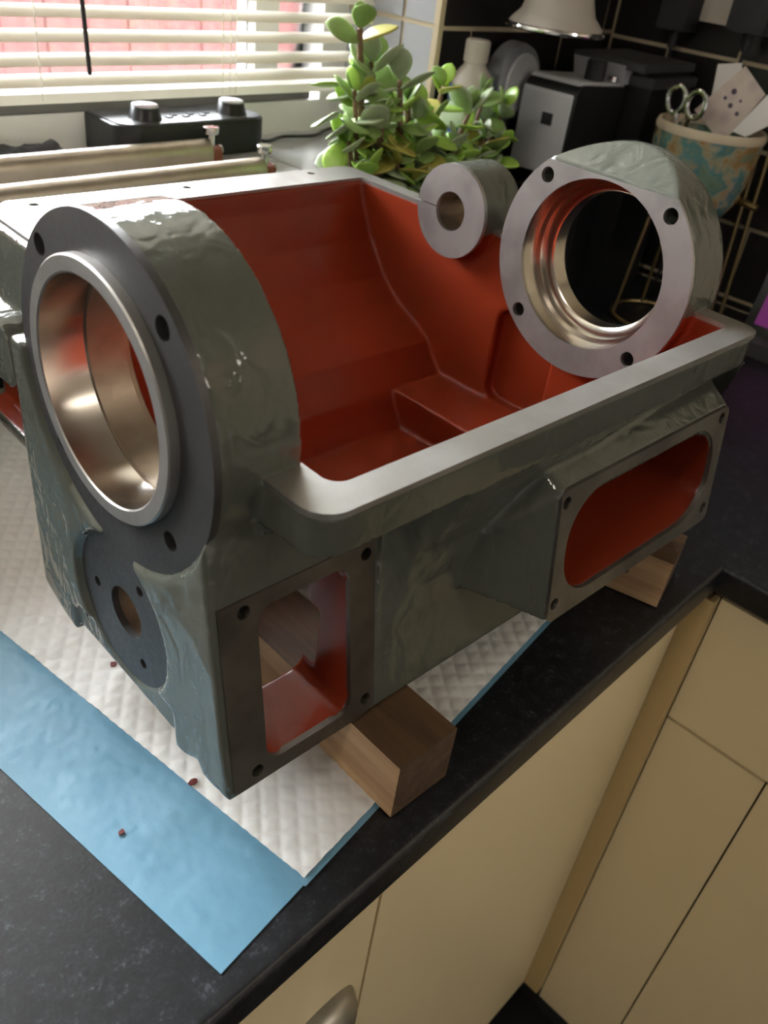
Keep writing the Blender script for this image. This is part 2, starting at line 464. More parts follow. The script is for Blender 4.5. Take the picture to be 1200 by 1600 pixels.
# window: white frame, mullions, panes, and its outside
win = empty('window_1', (0, 0.60, SILL * MM)); win['kind'] = 'structure'
def wpart(name, x0, x1, y0, y1, z0, z1, m='white', bev=2):
    return link(name, me_from(box(x0, x1, y0 - 600, y1 - 600, z0 - SILL, z1 - SILL, bev)), M[m], win)
wpart('bottom_frame', -1600, RX, 585, 625, SILL, 212)
wpart('bottom_sash', -1600, RX - 60, 584, 618, 213, 234, 'sash_shade')
wpart('top_frame', -1600, RX, 585, 625, 1240, 1300)
wpart('side_frame', RX - 42, RX, 585, 625, 212, 1240)
wpart('side_frame', -1600, -1550, 585, 625, 212, 1240)
wpart('mullion', 556, 592, 588, 622, 212, 1240)
wpart('mullion', -200, -150, 588, 622, 212, 1240)
wpart('mullion', -850, -800, 588, 622, 212, 1240)
for x0, x1 in ((-1550, -850), (-800, -200), (-150, 556), (592, RX - 42)):
    wpart('pane', x0, x1, 603, 607, 236, 1240, 'glass', 0)

# venetian blind, every slat its own part
bl = empty('venetian_blind', (0.2, 0.54, SILL * MM), label='cream venetian blind hanging in the window above the sill', cat='blind')
def slat(z, tilt):
    bm = bmesh.new(); n = 8; prev = None
    X0, X1 = -1795, 494
    secs = []
    for j in range(n + 1):
        t = j / n - 0.5; y = t * 25; h = 3.6 * (1 - 4 * t * t)
        c, s = math.cos(tilt), math.sin(tilt)
        secs.append((y * c - h * s, y * s + h * c))
    segs = 16
    top = [[bm.verts.new((X0 + (X1 - X0) * i / segs, y, zz + 0.9 * noise.noise(Vector((i * .9, z * .07, 0))))) for (y, zz) in secs] for i in range(segs + 1)]
    bot = [[bm.verts.new((v.co.x, v.co.y, v.co.z - 0.5)) for v in r] for r in top]
    for i in range(segs):
        for j in range(n):
            bm.faces.new((top[i][j], top[i + 1][j], top[i + 1][j + 1], top[i][j + 1]))
            bm.faces.new((bot[i][j], bot[i][j + 1], bot[i + 1][j + 1], bot[i + 1][j]))
        for j in (0, n): bm.faces.new((top[i][j], bot[i][j], bot[i + 1][j], top[i + 1][j]))
    for i in (0, segs):
        for j in range(n): bm.faces.new((top[i][j], top[i][j + 1], bot[i][j + 1], bot[i][j]))
    return me_from(bm, off=(0, 0, 0))
sm = None
for k in range(47):
    z = 270 + 20.5 * k
    if k == 0:
        zs = [252]
    if k == 0:
        o = link('slat', slat(0, math.radians(17)), M['slat'], bl); sm = o.data; o.location = (0, 0, (252 - SILL) * MM)
    o = bpy.data.objects.new('slat', sm); COL.objects.link(o); o.parent = bl; o.location = (0, 0, (z - SILL) * MM)
link('bottom_rail', me_from(box(-1795, 494, -13, 13, 234 - SILL, 243 - SILL, 3, 3)), M['slat'], bl)
link('head_rail', me_from(box(-1795, 494, -20, 20, 1236 - SILL, 1275 - SILL, 2)), M['slat'], bl)
for x in (-1500, -900, -420, 50, 262, 272, 280):
    link('ladder_cord', me_from(tube([(x, -14, 236 - SILL), (x, -14, 1240 - SILL)], 0.7, 6)), M['slat'], bl)
link('tilt_wand', me_from(tube([(58, -26, 1230 - SILL), (92, -30, 262 - SILL)], 2.2, 8)), M['softblack'], bl)

# red fence outside
fence = empty('garden_fence', (0, 2.6, -0.6), label='red stained board fence outside the window', cat='fence')
fm = me_from(box(-73, 73, -9, 9, 0, 1560, 2))
for i in range(44):
    o = link('board', fm, M['fence'], fence) if i == 0 else bpy.data.objects.new('board', fm)
    if i: COL.objects.link(o); o.parent = fence
    o.location = ((-2500 + 150 * i) * MM, (i % 2) * 0.004, 0)
link('rail', me_from(box(-2600, 4100, 12, 50, 300, 380, 2)), M['fence'], fence)
structure('floor_outside', box(-4000, 5000, YO + 10, 9000, -660, -600), mat('garden_paving', (0.35, 0.33, 0.30), 0.8))

# two unseen warm-white lamps, added to fill the room with light
def fill_lamp(x, y, energy, label):
    lamp = empty('fill_lamp', (x, y, ZC * MM), 0, label, 'lamp', 'added fill lamps')
    link('shade', me_from(lathe([(0, -70), (110, -62), (150, -30), (150, 0), (0, 0)], n=32)), M['white'], lamp)
    lb = bpy.data.lights.new('fill_light', 'POINT'); lb.energy = energy; lb.color = (1.0, 0.91, 0.79); lb.shadow_soft_size = 0.16
    lo = bpy.data.objects.new('fill_light', lb); lo.location = (0, 0, -0.26); lo.parent = lamp; COL.objects.link(lo)
fill_lamp(-1.35, -0.25, 15, 'added round white fill lamp above the bare end of the worktop')
fill_lamp(0.55, -1.6, 11, 'added round white fill lamp in the middle of the room')

# ------------------------------------------------------------------ worktop and cabinets
YE = -168.0; XE = 472.0
wt_poly = [(XL + 400, YW), (XL + 400, YE), (XE, YE), (XE, -1500), (XR, -1500), (XR, YW)]
bm = prism(wt_poly, -30, 0, 'z')
ed = [e for e in bm.edges if abs(e.verts[0].co.z - e.verts[1].co.z) < .1 and (
      (abs(e.verts[0].co.y - YE) < .1 and abs(e.verts[1].co.y - YE) < .1) or (abs(e.verts[0].co.x - XE) < .1 and abs(e.verts[1].co.x - XE) < .1))]
bmesh.ops.bevel(bm, geom=ed, offset=5.5, segments=5, profile=0.5, affect='EDGES')
link('worktop', me_from(bm), M['worktop'], label='black speckled laminate kitchen worktop turning the corner', cat='worktop')

def unit(name, label, loc, parts, cat='cabinet', group=None):
    r = empty(name, tuple(c * MM for c in loc), 0, label, cat, group)
    out = []
    for nm, b, m in parts:
        bm = box(b[0] - loc[0], b[1] - loc[0], b[2] - loc[1], b[3] - loc[1], b[4] - loc[2], b[5] - loc[2], b[6] if len(b) > 6 else 1.2)
        out.append(link(nm, me_from(bm), M[m], r))
    return r, out
def cup_pull(parent, x, y, z, r=34):
    bm = bmesh.new(); n = 20; rows_ = 8; V = []
    for th_ in (r, r - 2.5):
        g = []
        for i in range(rows_ + 1):
            a = math.pi / 2 * i / rows_; g.append([bm.verts.new((x + th_ * 1.1 * math.cos(math.pi * k / n), y - th_ * .72 * math.sin(math.pi * k / n) * math.sin(a) ** .8 - 0.1, z + th_ * .9 * math.cos(a) * math.sin(math.pi * k / n) ** .5)) for k in range(n + 1)])
        V.append(g)
    for g in V:
        for i in range(rows_):
            for k in range(n):
                try: bm.faces.new((g[i][k], g[i][k + 1], g[i + 1][k + 1], g[i + 1][k]))
                except ValueError: pass
    for k in range(n): bm.faces.new((V[0][rows_][k], V[0][rows_][k + 1], V[1][rows_][k + 1], V[1][rows_][k]))
    bmesh.ops.remove_doubles(bm, verts=bm.verts, dist=0.01)
    return link('cup_handle', me_from(bm), M['handle'], parent)
M['handle'] = m_metal('brushed_nickel', (0.45, 0.43, 0.38), 0.35)
ZD0, ZD1 = -762.0, -42.0
u1, ps = unit('base_cabinet', 'cream base cabinet whose door carries the nickel cup handle', (-70, -140, ZF), [
    ('carcass', (-222, 78, -130, 400, -850, -32), 'carcass'), ('door', (-220, 77, -150, -131, ZD0, ZD1, 2), 'cream')])
pd = ps[1]
cup_pull(pd, 106, -10, -192 - ZF, 28)
unit('base_cabinet', 'plain cream base cabinet below the pine blocks', (232, -140, ZF), [
    ('carcass', (79, 386, -130, 400, -850, -32), 'carcass'), ('door', (80, 385, -150, -131, ZD0, ZD1, 2), 'cream')])
unit('base_cabinet', 'cream base cabinet under the bare end of the worktop', (-370, -140, ZF), [
    ('carcass', (-520, -224, -130, 400, -850, -32), 'carcass'), ('door', (-519, -223, -150, -131, ZD0, ZD1, 2), 'cream')])
unit('filler_panel', 'narrow cream filler panel in the inner corner of the cabinets', (430, -140, ZD0), [
    ('panel', (388, 477, -149, -131, ZD0, ZD1, 2), 'cream'), ('edge_strip', (478, 491.5, -171, -131, ZD0, ZD1, 1), 'tan')], 'panel')
unit('drawer_cabinet', 'cream drawer and door cabinet standing at right angles to the others', (780, -300, ZF), [
    ('carcass', (511, 1080, -560, -176, -850, -32), 'carcass'), ('drawer', (492, 510, -560, -172, -200, -44, 2), 'cream'),
    ('door', (492, 510, -276, -172, ZD0 - 24, -204, 2), 'cream'), ('door', (492, 510, -560, -278, ZD0 - 24, -204, 2), 'cream')])
structure('baseboard_front', box(-520, 560, -95, -80, ZF, -790), M['carcass'])
structure('baseboard_side', box(545, 560, -560, -95, ZF, -790), M['carcass'])

# ------------------------------------------------------------------ the headstock casting
TH = 0.04364; ZW = -230.47; ZBOT = -183.87
CO = (0, 0, -ZBOT)            # casting millimetres (spindle axis at 0) -> local coordinates with the base at z=0
head = empty('gearbox_casting', (0, 0, (ZBOT - ZW) * MM), -TH,
             'big grey enamelled cast-iron gearbox housing, red inside, standing on pine blocks', 'machine part')
def part(name, bm_or_me, m, parent=None, ang=35, **k):
    if isinstance(bm_or_me, bpy.types.Mesh):
        me = bm_or_me
        me.transform(Matrix.Diagonal((MM, MM, MM, 1)) @ Matrix.Translation(CO)); me.update()
        me.materials.clear()
    else: me = me_from(bm_or_me, off=CO)
    return link(name, me, m, parent or head, ang=ang, **k)

SL = 0.151; YA = -104.5
side_y = lambda z: YA + SL * (z - ZBOT)
def cyl(c, r, x0, x1, n=96):
    return prism(circle(c[0], c[1], r, n), x0, x1, 'x')
# outer shapes
back_in = [(262, -5), (256, -25), (241, -55), (219, -84), (198, -101), (170, -113), (153, -122), (144, -134), (132, -147)]
back_out = [(298, -9), (298, -24), (278, -32), (258, -66), (233, -96), (207, -114), (178, -126), (163, -134), (156, -150), (140, -172), (126, -184)]
prof_out = [(-108, -9), (-108, -30), (side_y(-40), -40), (side_y(-184), -184)] + back_out[::-1]
lip = fillet([(24.5, -124.4), (409.5, -124.4), (409.5, 298), (84, 298), (64, 282), (64, 103), (24.5, 96)], {0: 15, 1: 12, 2: 14, 3: 6, 4: 6})
wall_front = [(side_y(-184), -186), (-80, -189), (-76, -181), (-66, -188), (-54, -191), (-52, -164)] + \
             circle(0, -133, 46.5, 24, math.radians(222), math.radians(318)) + \
             [(50, -166), (56, -170), (57, -190), (72, -187), (97, -176), (97, -9), (-77.5, -9)]
def flare():
    bm = bmesh.new(); secs = []
    for x, k in ((99, 0.02), (106, .35), (116, .75), (130, 1.0), (240, 1.0), (408, .6)):
        t = [(-124.2, -29), (-121, -38), (-111, -58), (-102, -84), (-97.5, -112), (-98, -140)]
        b = [(-124.2, -29), (-88, -33), (side_y(-58), -58), (side_y(-84), -84), (side_y(-112), -112), (side_y(-140), -140)]
        pts = [(p[0] * k + q[0] * (1 - k), p[1] * k + q[1] * (1 - k)) for p, q in zip(t, b)] + [(-60, -140), (-60, -29)]
        secs.append([bm.verts.new((x, y, z)) for y, z in pts])
    for a, b in zip(secs, secs[1:]):
        for i in range(len(a)): bm.faces.new((a[i], a[(i + 1) % len(a)], b[(i + 1) % len(a)], b[i]))
    bm.faces.new(secs[0]); bm.faces.new(secs[-1][::-1])
    bmesh.ops.triangulate(bm, faces=bm.faces)
    return bm
body_ops = [
    ('UNION', prism(lip, -31, -8.6, 'z')),
    ('UNION', prism([(-100, -9)] + [(-100, -30), (side_y(-40), -40), (side_y(-184), -184), (90, -184), (90, -9)], 27, 240, 'x')),
    ('UNION', prism(wall_front, -3, 22, 'x')),
    ('UNION', prism([(side_y(-184), -184), (95, -184), (95, -9), (side_y(-9), -9)], 0, 152, 'x')),
    ('UNION', prism([(66, -9), (61, -11), (57, -58), (44, -70), (44, -160), (66, -160)], 90, 296, 'y')),
    ('UNION', cyl((-2, -4), 85, 1.6, 45)),
    ('UNION', flare()),
]
# port box: front rectangle on the sloping front, flaring back to the wall
bm = bmesh.new()
yT = lambda z: -145.2 + SL * (z + 140.8)
F = [(195.2, yT(-140.5) + 1, -140.3), (385.6, yT(-140.5) + 1, -140.3), (385.6, yT(-53.2) + 1, -53.2), (195.2, yT(-53.2) + 1, -53.2)]
B = [(146, -78, -121), (402, -78, -130), (402, -78, -26), (196, -78, -28)]
fv = [bm.verts.new(p) for p in F]; bv = [bm.verts.new(p) for p in B]
bm.faces.new(fv); bm.faces.new(bv[::-1])
for i in range(4): bm.faces.new((fv[i], bv[i], bv[(i + 1) % 4], fv[(i + 1) % 4]))
bmesh.ops.triangulate(bm, faces=bm.faces)
body_ops.append(('UNION', bm))
body_ops.append(('UNION', cyl((208, -73), 25, 30, 50, 40)))
# inner cuts
inA = [(-108, 12), (-108, -22), (-78, -52), (-50, -76), (-50, -177), (116, -177), (126, -160)] + back_in[::-1] + [(262, 12)]
inB = [(-108, 12), (-108, -22), (-78, -52), (-50, -76), (-50, -146)] + back_in[::-1] + [(262, 12)]
inC = [(-107, 12), (-107, -16), (-70, -44), (-70, -70), (84, -70), (84, 12)]
inD = [(80, 12), (80, -116), (162, -117), (170, -113)] + [p for p in back_in[::-1] if p[1] > -112] + [(262, 12)]
inE = [(-107, 12), (-107, -16), (-70, -44), (-75, -116), (92, -116), (92, 12)]
body_ops += [
    ('DIFFERENCE', prism(inA, 150, 334, 'x')), ('DIFFERENCE', prism(inB, 333.8, 394.5, 'x')),
    ('DIFFERENCE', prism(inC, 45.5, 104, 'x')), ('DIFFERENCE', prism(inE, 100, 150.2, 'x')), ('DIFFERENCE', prism(inD, 112, 150.2, 'x')),
    ('DIFFERENCE', prism(rrect(20, 80, -146, -63, 12), 394, 405, 'x')),
    ('UNION', cyl((0, 0), 82.6, 381, 421)), ('UNION', cyl((138, 0), 37, 381, 426, 64)),
    ('DIFFERENCE', prism([(379, 62.5), (414, 84.5), (414, 120), (340, 120), (340, 62.5)], -100, 100, 'y')),
    # compartment behind the square opening and its open bottom
    ('DIFFERENCE', prism(rrect(22, 80, -174, -78, 10), -130, -40, 'y')),
    ('DIFFERENCE', box(22, 86, -58, 90, -215, -80)), ('DIFFERENCE', box(80, 136, -69, 60, -215, -124)), ('DIFFERENCE', box(67, 136, -58, 300, -215, -128)), ('DIFFERENCE', box(47, 136, -58, 84, -215, -20)),
    # port cavity
    ('DIFFERENCE', prism(rrect(204, 375.5, -131, -60, 32), -175, -64, 'y', lambda c: (c.x, c.y, c.z + (24 * (-60 - c.z) / 71 - 13 if c.y > -150 else -4 * (-60 - c.z) / 71)))),
    # arch in the gear-side wall
    ('DIFFERENCE', prism(rrect(150, 330, -150, -94, 20), 20, 61, 'x')),
    # spot faces and bores
    ('DIFFERENCE', cyl((-2, -4), 85.3, -12, 1.0)), ('DIFFERENCE', cyl((0, -133), 47.2, -12, 2.0)),
    ('DIFFERENCE', cyl((0, 0), 62.8, -12, 20.5)), ('DIFFERENCE', cyl((0, 0), 53.8, 18, 60)), ('DIFFERENCE', cyl((0, 0), 58, 38.5, 60)),
    ('DIFFERENCE', cyl((0, 0), 60.6, 370, 408)), ('DIFFERENCE', cyl((0, 0), 50.5, 400, 440)),
    ('DIFFERENCE', cyl((138, 0), 16, 370, 440, 48)), ('DIFFERENCE', cyl((-2, -133), 16.2, -12, 30, 48)),
]
holes_front = [(73.4 * -math.cos(math.pi / 4 + k * math.pi / 2), 73.4 * math.sin(math.pi / 4 + k * math.pi / 2)) for k in range(4)]
holes_rear = [(72.8 * -math.cos(math.pi / 4 + k * math.pi / 2), 72.8 * math.sin(math.pi / 4 + k * math.pi / 2)) for k in range(4)]
holes_low = [(-2 + 31 * math.cos(a), -133 + 31 * math.sin(a)) for a in (0.02, math.radians(122), math.radians(240))]
holes_acc = [(14.8, -76), (15.5, -175.2), (90.8, -172), (91.2, -76.5)]
holes_port = [(199.6, -61), (200.2, -128.4), (377, -60), (378, -129)]
for h in holes_front: body_ops.append(('DIFFERENCE', cyl(h, 6.2, -5, 26, 20)))
for h in holes_rear: body_ops.append(('DIFFERENCE', cyl(h, 6.4, 375, 405, 20)))
for h in holes_low: body_ops.append(('DIFFERENCE', cyl(h, 4.2, -5, 18, 16)))
for h in holes_acc: body_ops.append(('DIFFERENCE', prism(circle(h[0], h[1], 4.4, 16), -125, -75 if h[0] < 50 else -80, 'y')))
for h in holes_port: body_ops.append(('DIFFERENCE', prism(circle(h[0], h[1], 4.4, 16), -160, -118, 'y')))

VOX = 1.6
def remesh(o):
    r = o.modifiers.new('r', 'REMESH'); r.mode = 'VOXEL'; r.voxel_size = VOX; r.use_smooth_shade = True
    s = o.modifiers.new('s', 'SMOOTH'); s.factor = 0.5; s.iterations = 7
base = prism(prof_out, 64, 408, 'x')
me = boolean_chain(base, body_ops, remesh)
# paint: red inside, enamel outside, bare metal in the bores
n = len(me.polygons)
cen = [0.0] * (3 * n); me.polygons.foreach_get('center', cen)
infl = lambda P, d: P
gA = [(-111, 12), (-111, -26), (-81, -58), (-54, -82), (-54, -180), (118, -180), (130, -164), (136, -152)] + [(y + 3, z - 2.5) for y, z in back_in[::-1]] + [(265, 12)]
gC = [(-111, 12), (-111, -22), (-78, -46), (-78, -180)] + gA[5:]
idx = [0] * n
for i in range(n):
    x, y, z = cen[3 * i:3 * i + 3]
    k = 0
    if z < -9.2 and (43.0 if y < 86 else 109.5) < x < 407 and -112 < y < 270:
        lim = 397.3
        if (x < lim or (17 < y < 83 and -150 < z < -60 and x < 407.5)) and inside(gA if x > 148 else gC, y, z) and (x > 147.5 or z > (-72.5 if x < 97.5 and y < 78 else -119)): k = 1
    if k == 0:
        if 19.5 < x < 82.5 and -176.5 < z < -75.5 and side_y(z) + 1.2 < y < -38: k = 1
        elif 19.5 < x < 139 and -72 < y < 130 and z < -60 and z > -181 and not (x < 25 and y < -40 and z < -170): k = 1
        elif 200.5 < x < 379 and -134.5 < z < -40 and yT(z) + 2.2 < y < -59 and z < -56 + .25 * (y + 140): k = 1
        elif 46.5 < x < 63.5 and y > 147 and -152.5 < z < -91.5 and y < 290: k = 1
    if k != 1 or x < 46 or x > 379:
        d = math.hypot(y, z); d2 = math.hypot(y - 138, z)
        if (-5 < x < 46 and d < 64.5) or (380 < x < 424 and d < 62): k = 2
        elif x > 378 and d2 < 17.5: k = 2
        elif x < 24 and math.hypot(y + 2, z + 133) < 17.8: k = 2
    if k == 1 and x > 378 and any(math.hypot(y - h[0], z - h[1]) < 8.5 for h in holes_rear): k = 3
    idx[i] = k
me.transform(Matrix.Diagonal((MM, MM, MM, 1)) @ Matrix.Translation(CO)); me.update()
me.materials.clear()
for q in ('grey', 'red', 'iron_brown', 'holedark'): me.materials.append(M[q])
me.polygons.foreach_set('material_index', idx)
link('cast_body', me, None, head, ang=0, label='grey enamelled casting with red oxide interior')

# machined rim
rim_poly = fillet([(24, -82), (24, -125.2), (410.2, -125.2), (410.2, 299), (84, 299), (65.5, 282), (63.5, 104), (24, 97), (24, 80), (45.4, 80), (112, 84), (112, 262), (394.3, 262), (394.3, -108), (45.4, -108), (45.4, -82)],
                  {1: 15, 2: 12, 3: 12, 4: 6, 5: 6, 14: 9, 13: 3, 12: 3})
rops = [('DIFFERENCE', prism(circle(x, y, r, 20), -20, 0, 'z')) for x, y, r in ((355.6, 287, 3.6), (225.5, 285.6, 3.6), (98.5, 284.4, 3.6))]
rops += [('DIFFERENCE', cyl((0, 0), 70, 385, 440)), ('DIFFERENCE', cyl((138, 0), 22, 370, 440, 40))]
part('rim', boolean_chain(prism(rim_poly, -9.6, -6.4, 'z'), rops), M['rimmetal'], label='milled bare iron rim')
# front bearing seat face
fops = [('DIFFERENCE', cyl((0, 0), 62.2, -5, 10))] + [('DIFFERENCE', cyl(h, 5.3, -5, 10, 28)) for h in holes_front]
part('bearing_face', boolean_chain(cyl((-2, -4), 84.9, 0.0, 4.0, 128), fops), M['iron_dark'], label='dark turned face with bolt holes')
ring = lathe([(54.2, -4.6), (55.0, -5.4), (61.6, -5.4), (62.4, -4.6), (62.4, 19), (54.2, 19)], 'x', n=128, close=True)
ring_o = part('bearing_ring', ring, M['steel'], label='bright steel bearing outer ring')
ring_o.data.materials.append(m_metal('turned_ring_face', (0.40, 0.385, 0.365), 0.36, stain=(0.30, 0.285, 0.265), bs=0.03, metal=0.65))
for p in ring_o.data.polygons:
    c = p.center
    if math.hypot(c.y, c.z - CO[2] * MM) > 0.0544 or p.normal.x < -0.5: p.material_index = 1
part('bore_step', lathe([(52.4, 18.8), (54.1, 18.8), (53.6, 20), (53.6, 38), (52.8, 39)], 'x', n=96, close=True), M['iron_brown'])
# lower flange face
lops = [('DIFFERENCE', cyl((-2, -133), 15.6, -5, 10, 48))] + [('DIFFERENCE', cyl(h, 3.3, -5, 10, 20)) for h in holes_low]
part('lower_flange_face', boolean_chain(cyl((0, -133), 47, 1.0, 5.0, 96), lops), M['iron_dark'], label='smaller dark turned face low on the end wall')
# rear bearing face, cut by a flat on top
a0 = math.asin(62.0 / 81.8)
rear_poly = circle(0, 0, 81.8, 110, math.pi - a0, 2 * math.pi + a0)
qops = [('DIFFERENCE', cyl((0, 0), 60.2, 370, 390))] + [('DIFFERENCE', cyl(h, 5.5, 370, 390, 28)) for h in holes_rear]
part('rear_bearing_face', boolean_chain(prism(rear_poly, 379.5, 383, 'x'), qops), M['iron'], label='bare iron bearing face with four bolt holes')
part('rear_bore', lathe([(60.2, 380), (60.2, 398), (56.5, 398.5), (56.5, 405), (51.5, 405.5), (49.5, 407), (49.5, 421), (51, 421), (53, 408), (58, 406), (61.2, 400), (61.2, 380)], 'x', n=96, close=True), M['steel'])
# small split boss
bops = [('DIFFERENCE', cyl((138, 0), 15.5, 370, 392, 48)), ('DIFFERENCE', box(370, 392, 150, 180, -0.6, 0.7))]
part('split_boss_face', boolean_chain(cyl((138, 0), 36.8, 379.5, 383, 72), bops), M['iron'], label='small bare iron boss face with a saw slit')
# access frame on the sloping front
def slope(yo):
    return lambda c: (c.x, side_y(c.z) + c.y + yo, c.z)
acc = fillet([(0.6, -183.4), (97.6, -183.4), (97.6, -69), (0.6, -69)], {1: 12, 0: 2})
aops = [('DIFFERENCE', prism(rrect(22, 80, -174, -78, 10), -20, 20, 'y', slope(0)))] + [('DIFFERENCE', prism(circle(h[0], h[1], 3.7, 20), -20, 20, 'y', slope(0))) for h in holes_acc]
part('access_frame', boolean_chain(prism(acc, -0.7, 3, 'y', slope(0)), aops), M['frame'] if 'frame' in M else m_metal('oily_dark_frame', (0.13, 0.112, 0.092), 0.42, stain=(0.07, 0.06, 0.05), metal=0.7), label='bare iron frame around the square opening')
fT = lambda c: (c.x, yT(c.z) + c.y, c.z)
pops = [('DIFFERENCE', prism(rrect(204.5, 375, -130.5, -60.5, 32, 12), -20, 20, 'y', fT))] + [('DIFFERENCE', prism(circle(h[0], h[1], 3.9, 20), -20, 20, 'y', fT)) for h in holes_port]
part('port_frame', boolean_chain(prism(rrect(194.6, 386.2, -140.8, -52.8, 6), -0.2, 3.2, 'y', fT), pops), m_metal('bare_port_frame', (0.22, 0.205, 0.18), 0.40, stain=(0.14, 0.125, 0.11), metal=0.75), label='bare iron frame around the oblong opening')

# ------------------------------------------------------------------ pine blocks, pad, chips
def cast_to_kitchen(x, y):
    c, s = math.cos(TH), math.sin(TH); return (c * x + s * y, -s * x + c * y)
BH = (ZBOT - ZW)
def block(label, cx, cy, w, l, rz, h):
    k = cast_to_kitchen(cx, cy)
    o = empty('pine_block', (k[0] * MM, k[1] * MM, 0.0016), rz - TH, label, 'wood block', 'pine blocks under the casting')
    bm = box(-w / 2, w / 2, 0, l, 0, h, 0.8, 2)
    me = me_from(bm); me.materials.append(M['wood']); me.materials.append(M['wood_dark']); me.materials.append(M['wood_top_shaded'])
    for p in me.polygons:
        if p.normal.y < -0.5: p.material_index = 1
        elif p.normal.z > 0.5: p.material_index = 2
    link('timber', me, None, o)
    return o
block('square pine block with a dark sawn end, under the square opening', 104.5, -144.6, 46.5, 260, 0.0, BH - 3.2)
b2 = block('pine block with a paint drip, under the oblong opening', 401, -133, 46, 210, math.radians(16.5), BH - 3.2)
bm = tube([(-23.3, 30, 40), (-23.8, 31, 30), (-24.2, 32, 22)], [1.6, 2.0, 2.6], 8)
link('paint_drip', me_from(bm), M['grey'], b2)

# absorbent pad
PR = math.radians(7.3)
pad = empty('absorbent_pad', (-0.0486, -0.1531, 0), PR, 'white quilted absorbent pad with a blue border, spread under the casting', 'pad')
def sheet(x0, x1, y0, y1, nx, ny, f, thick=0.6):
    bm = bmesh.new(); T = []; Bt = []
    for j in range(ny + 1):
        r = []; rb = []
        for i in range(nx + 1):
            x = x0 + (x1 - x0) * i / nx; y = y0 + (y1 - y0) * j / ny; z = f(x, y)
            r.append(bm.verts.new((x, y, z))); rb.append(bm.verts.new((x, y, max(z - thick, 0.05))))
        T.append(r); Bt.append(rb)
    for j in range(ny):
        for i in range(nx):
            bm.faces.new((T[j][i], T[j][i + 1], T[j + 1][i + 1], T[j + 1][i]))
            bm.faces.new((Bt[j][i], Bt[j + 1][i], Bt[j + 1][i + 1], Bt[j][i + 1]))
    for i in range(nx):
        bm.faces.new((T[0][i], Bt[0][i], Bt[0][i + 1], T[0][i + 1])); bm.faces.new((T[ny][i], T[ny][i + 1], Bt[ny][i + 1], Bt[ny][i]))
    for j in range(ny):
        bm.faces.new((T[j][0], T[j + 1][0], Bt[j + 1][0], Bt[j][0])); bm.faces.new((T[j][nx], Bt[j][nx], Bt[j + 1][nx], T[j + 1][nx]))
    return bm
def crease(x, y):
    v = 0
    for a, c, w, h in ((0.35, 30, 5, 1.4), (-0.5, 140, 7, 1.6), (0.2, 250, 6, 1.4)):
        d = (y - c) + a * x; v += h * math.exp(-(d / w) ** 2)
    return v
def quilt(x, y):
    p = 10.5; u = (x + y) / p * math.pi / 2 ** .5; w = (x - y) / p * math.pi / 2 ** .5
    q = min(abs(math.sin(u)), abs(math.sin(w))) ** 0.6
    return 1.0 + 1.25 * q + 0.5 * noise.noise(Vector((x * .02, y * .02, 3))) + 0.5 * crease(x, y) * (1 if x < 200 else 0)
def wrink(x, y):
    e = 1.5 * abs(noise.noise(Vector((x * .05 + y * .012, y * .014, 1)))) + .9 * noise.noise(Vector((x * .03, y * .03, 7))) + 0.35 * noise.noise(Vector((x * .2, y * .2, 2)))
    ed = min(1, min(x, y + .01) / 12.0) if x >= 0 else 1
    return 0.7 + max(0, e + .5) * max(ed, 0) * min(1, max(0, (66 - x) / 8))
L2 = 520
link('backing_sheet', me_from(sheet(0, 66, 0, L2, 44, 260, wrink)), M['blue'], pad, ang=60, label='blue plastic border')
link('quilted_sheet', me_from(sheet(63, 560, 2.2, L2, 340, 350, quilt)), M['pad'], pad, ang=60, label='white quilted tissue')
link('edge_film', me_from(sheet(60, 566, -1.2, 4, 80, 3, lambda x, y: 0.9)), M['blue'], pad)

def on_table(u, v): return u, v
chips = [((303, 1222), 3.2, 'dark red paint chip on the quilted tissue by the foot of the casting'), ((190, 1301), 2.2, 'dark red paint chip on the blue border of the pad'),
         ((178, 1038), 2.6, 'dark red paint chip on the tissue below the lower flange')]
FPX = 29.7491 / 36 * 1600
def ray_to(u, v, ax, val):
    d = [sum(CAM_ROT[i][j] * c for j, c in enumerate(((u - 600) / FPX, -(v - 800) / FPX, -1.0))) for i in range(3)]
    t = (val - CAM_POS[ax]) / d[ax]
    return [CAM_POS[i] + t * d[i] for i in range(3)]
random.seed(4)
for (u, v), r, lab in chips:
    p = ray_to(u, v, 2, 2.0)
    bm = bmesh.new(); pts = [(r * random.uniform(.6, 1.2) * math.cos(a * .9), r * random.uniform(.5, 1.0) * math.sin(a * .9)) for a in range(7)]
    add_prism(bm, pts, 0, 0.8, 'z')
    o = link('paint_chip', me_from(bm), M['redchip'], label=lab, cat='paint chip', group='dried paint chips on the pad')
    o.location = (p[0] * MM, p[1] * MM, 0.0021)
#BACKGROUND
# ------------------------------------------------------------------ on the window sill
def tr(o, loc, rz=0.0):
    o.location = tuple(c * MM for c in loc); o.rotation_euler = (0, 0, rz); return o

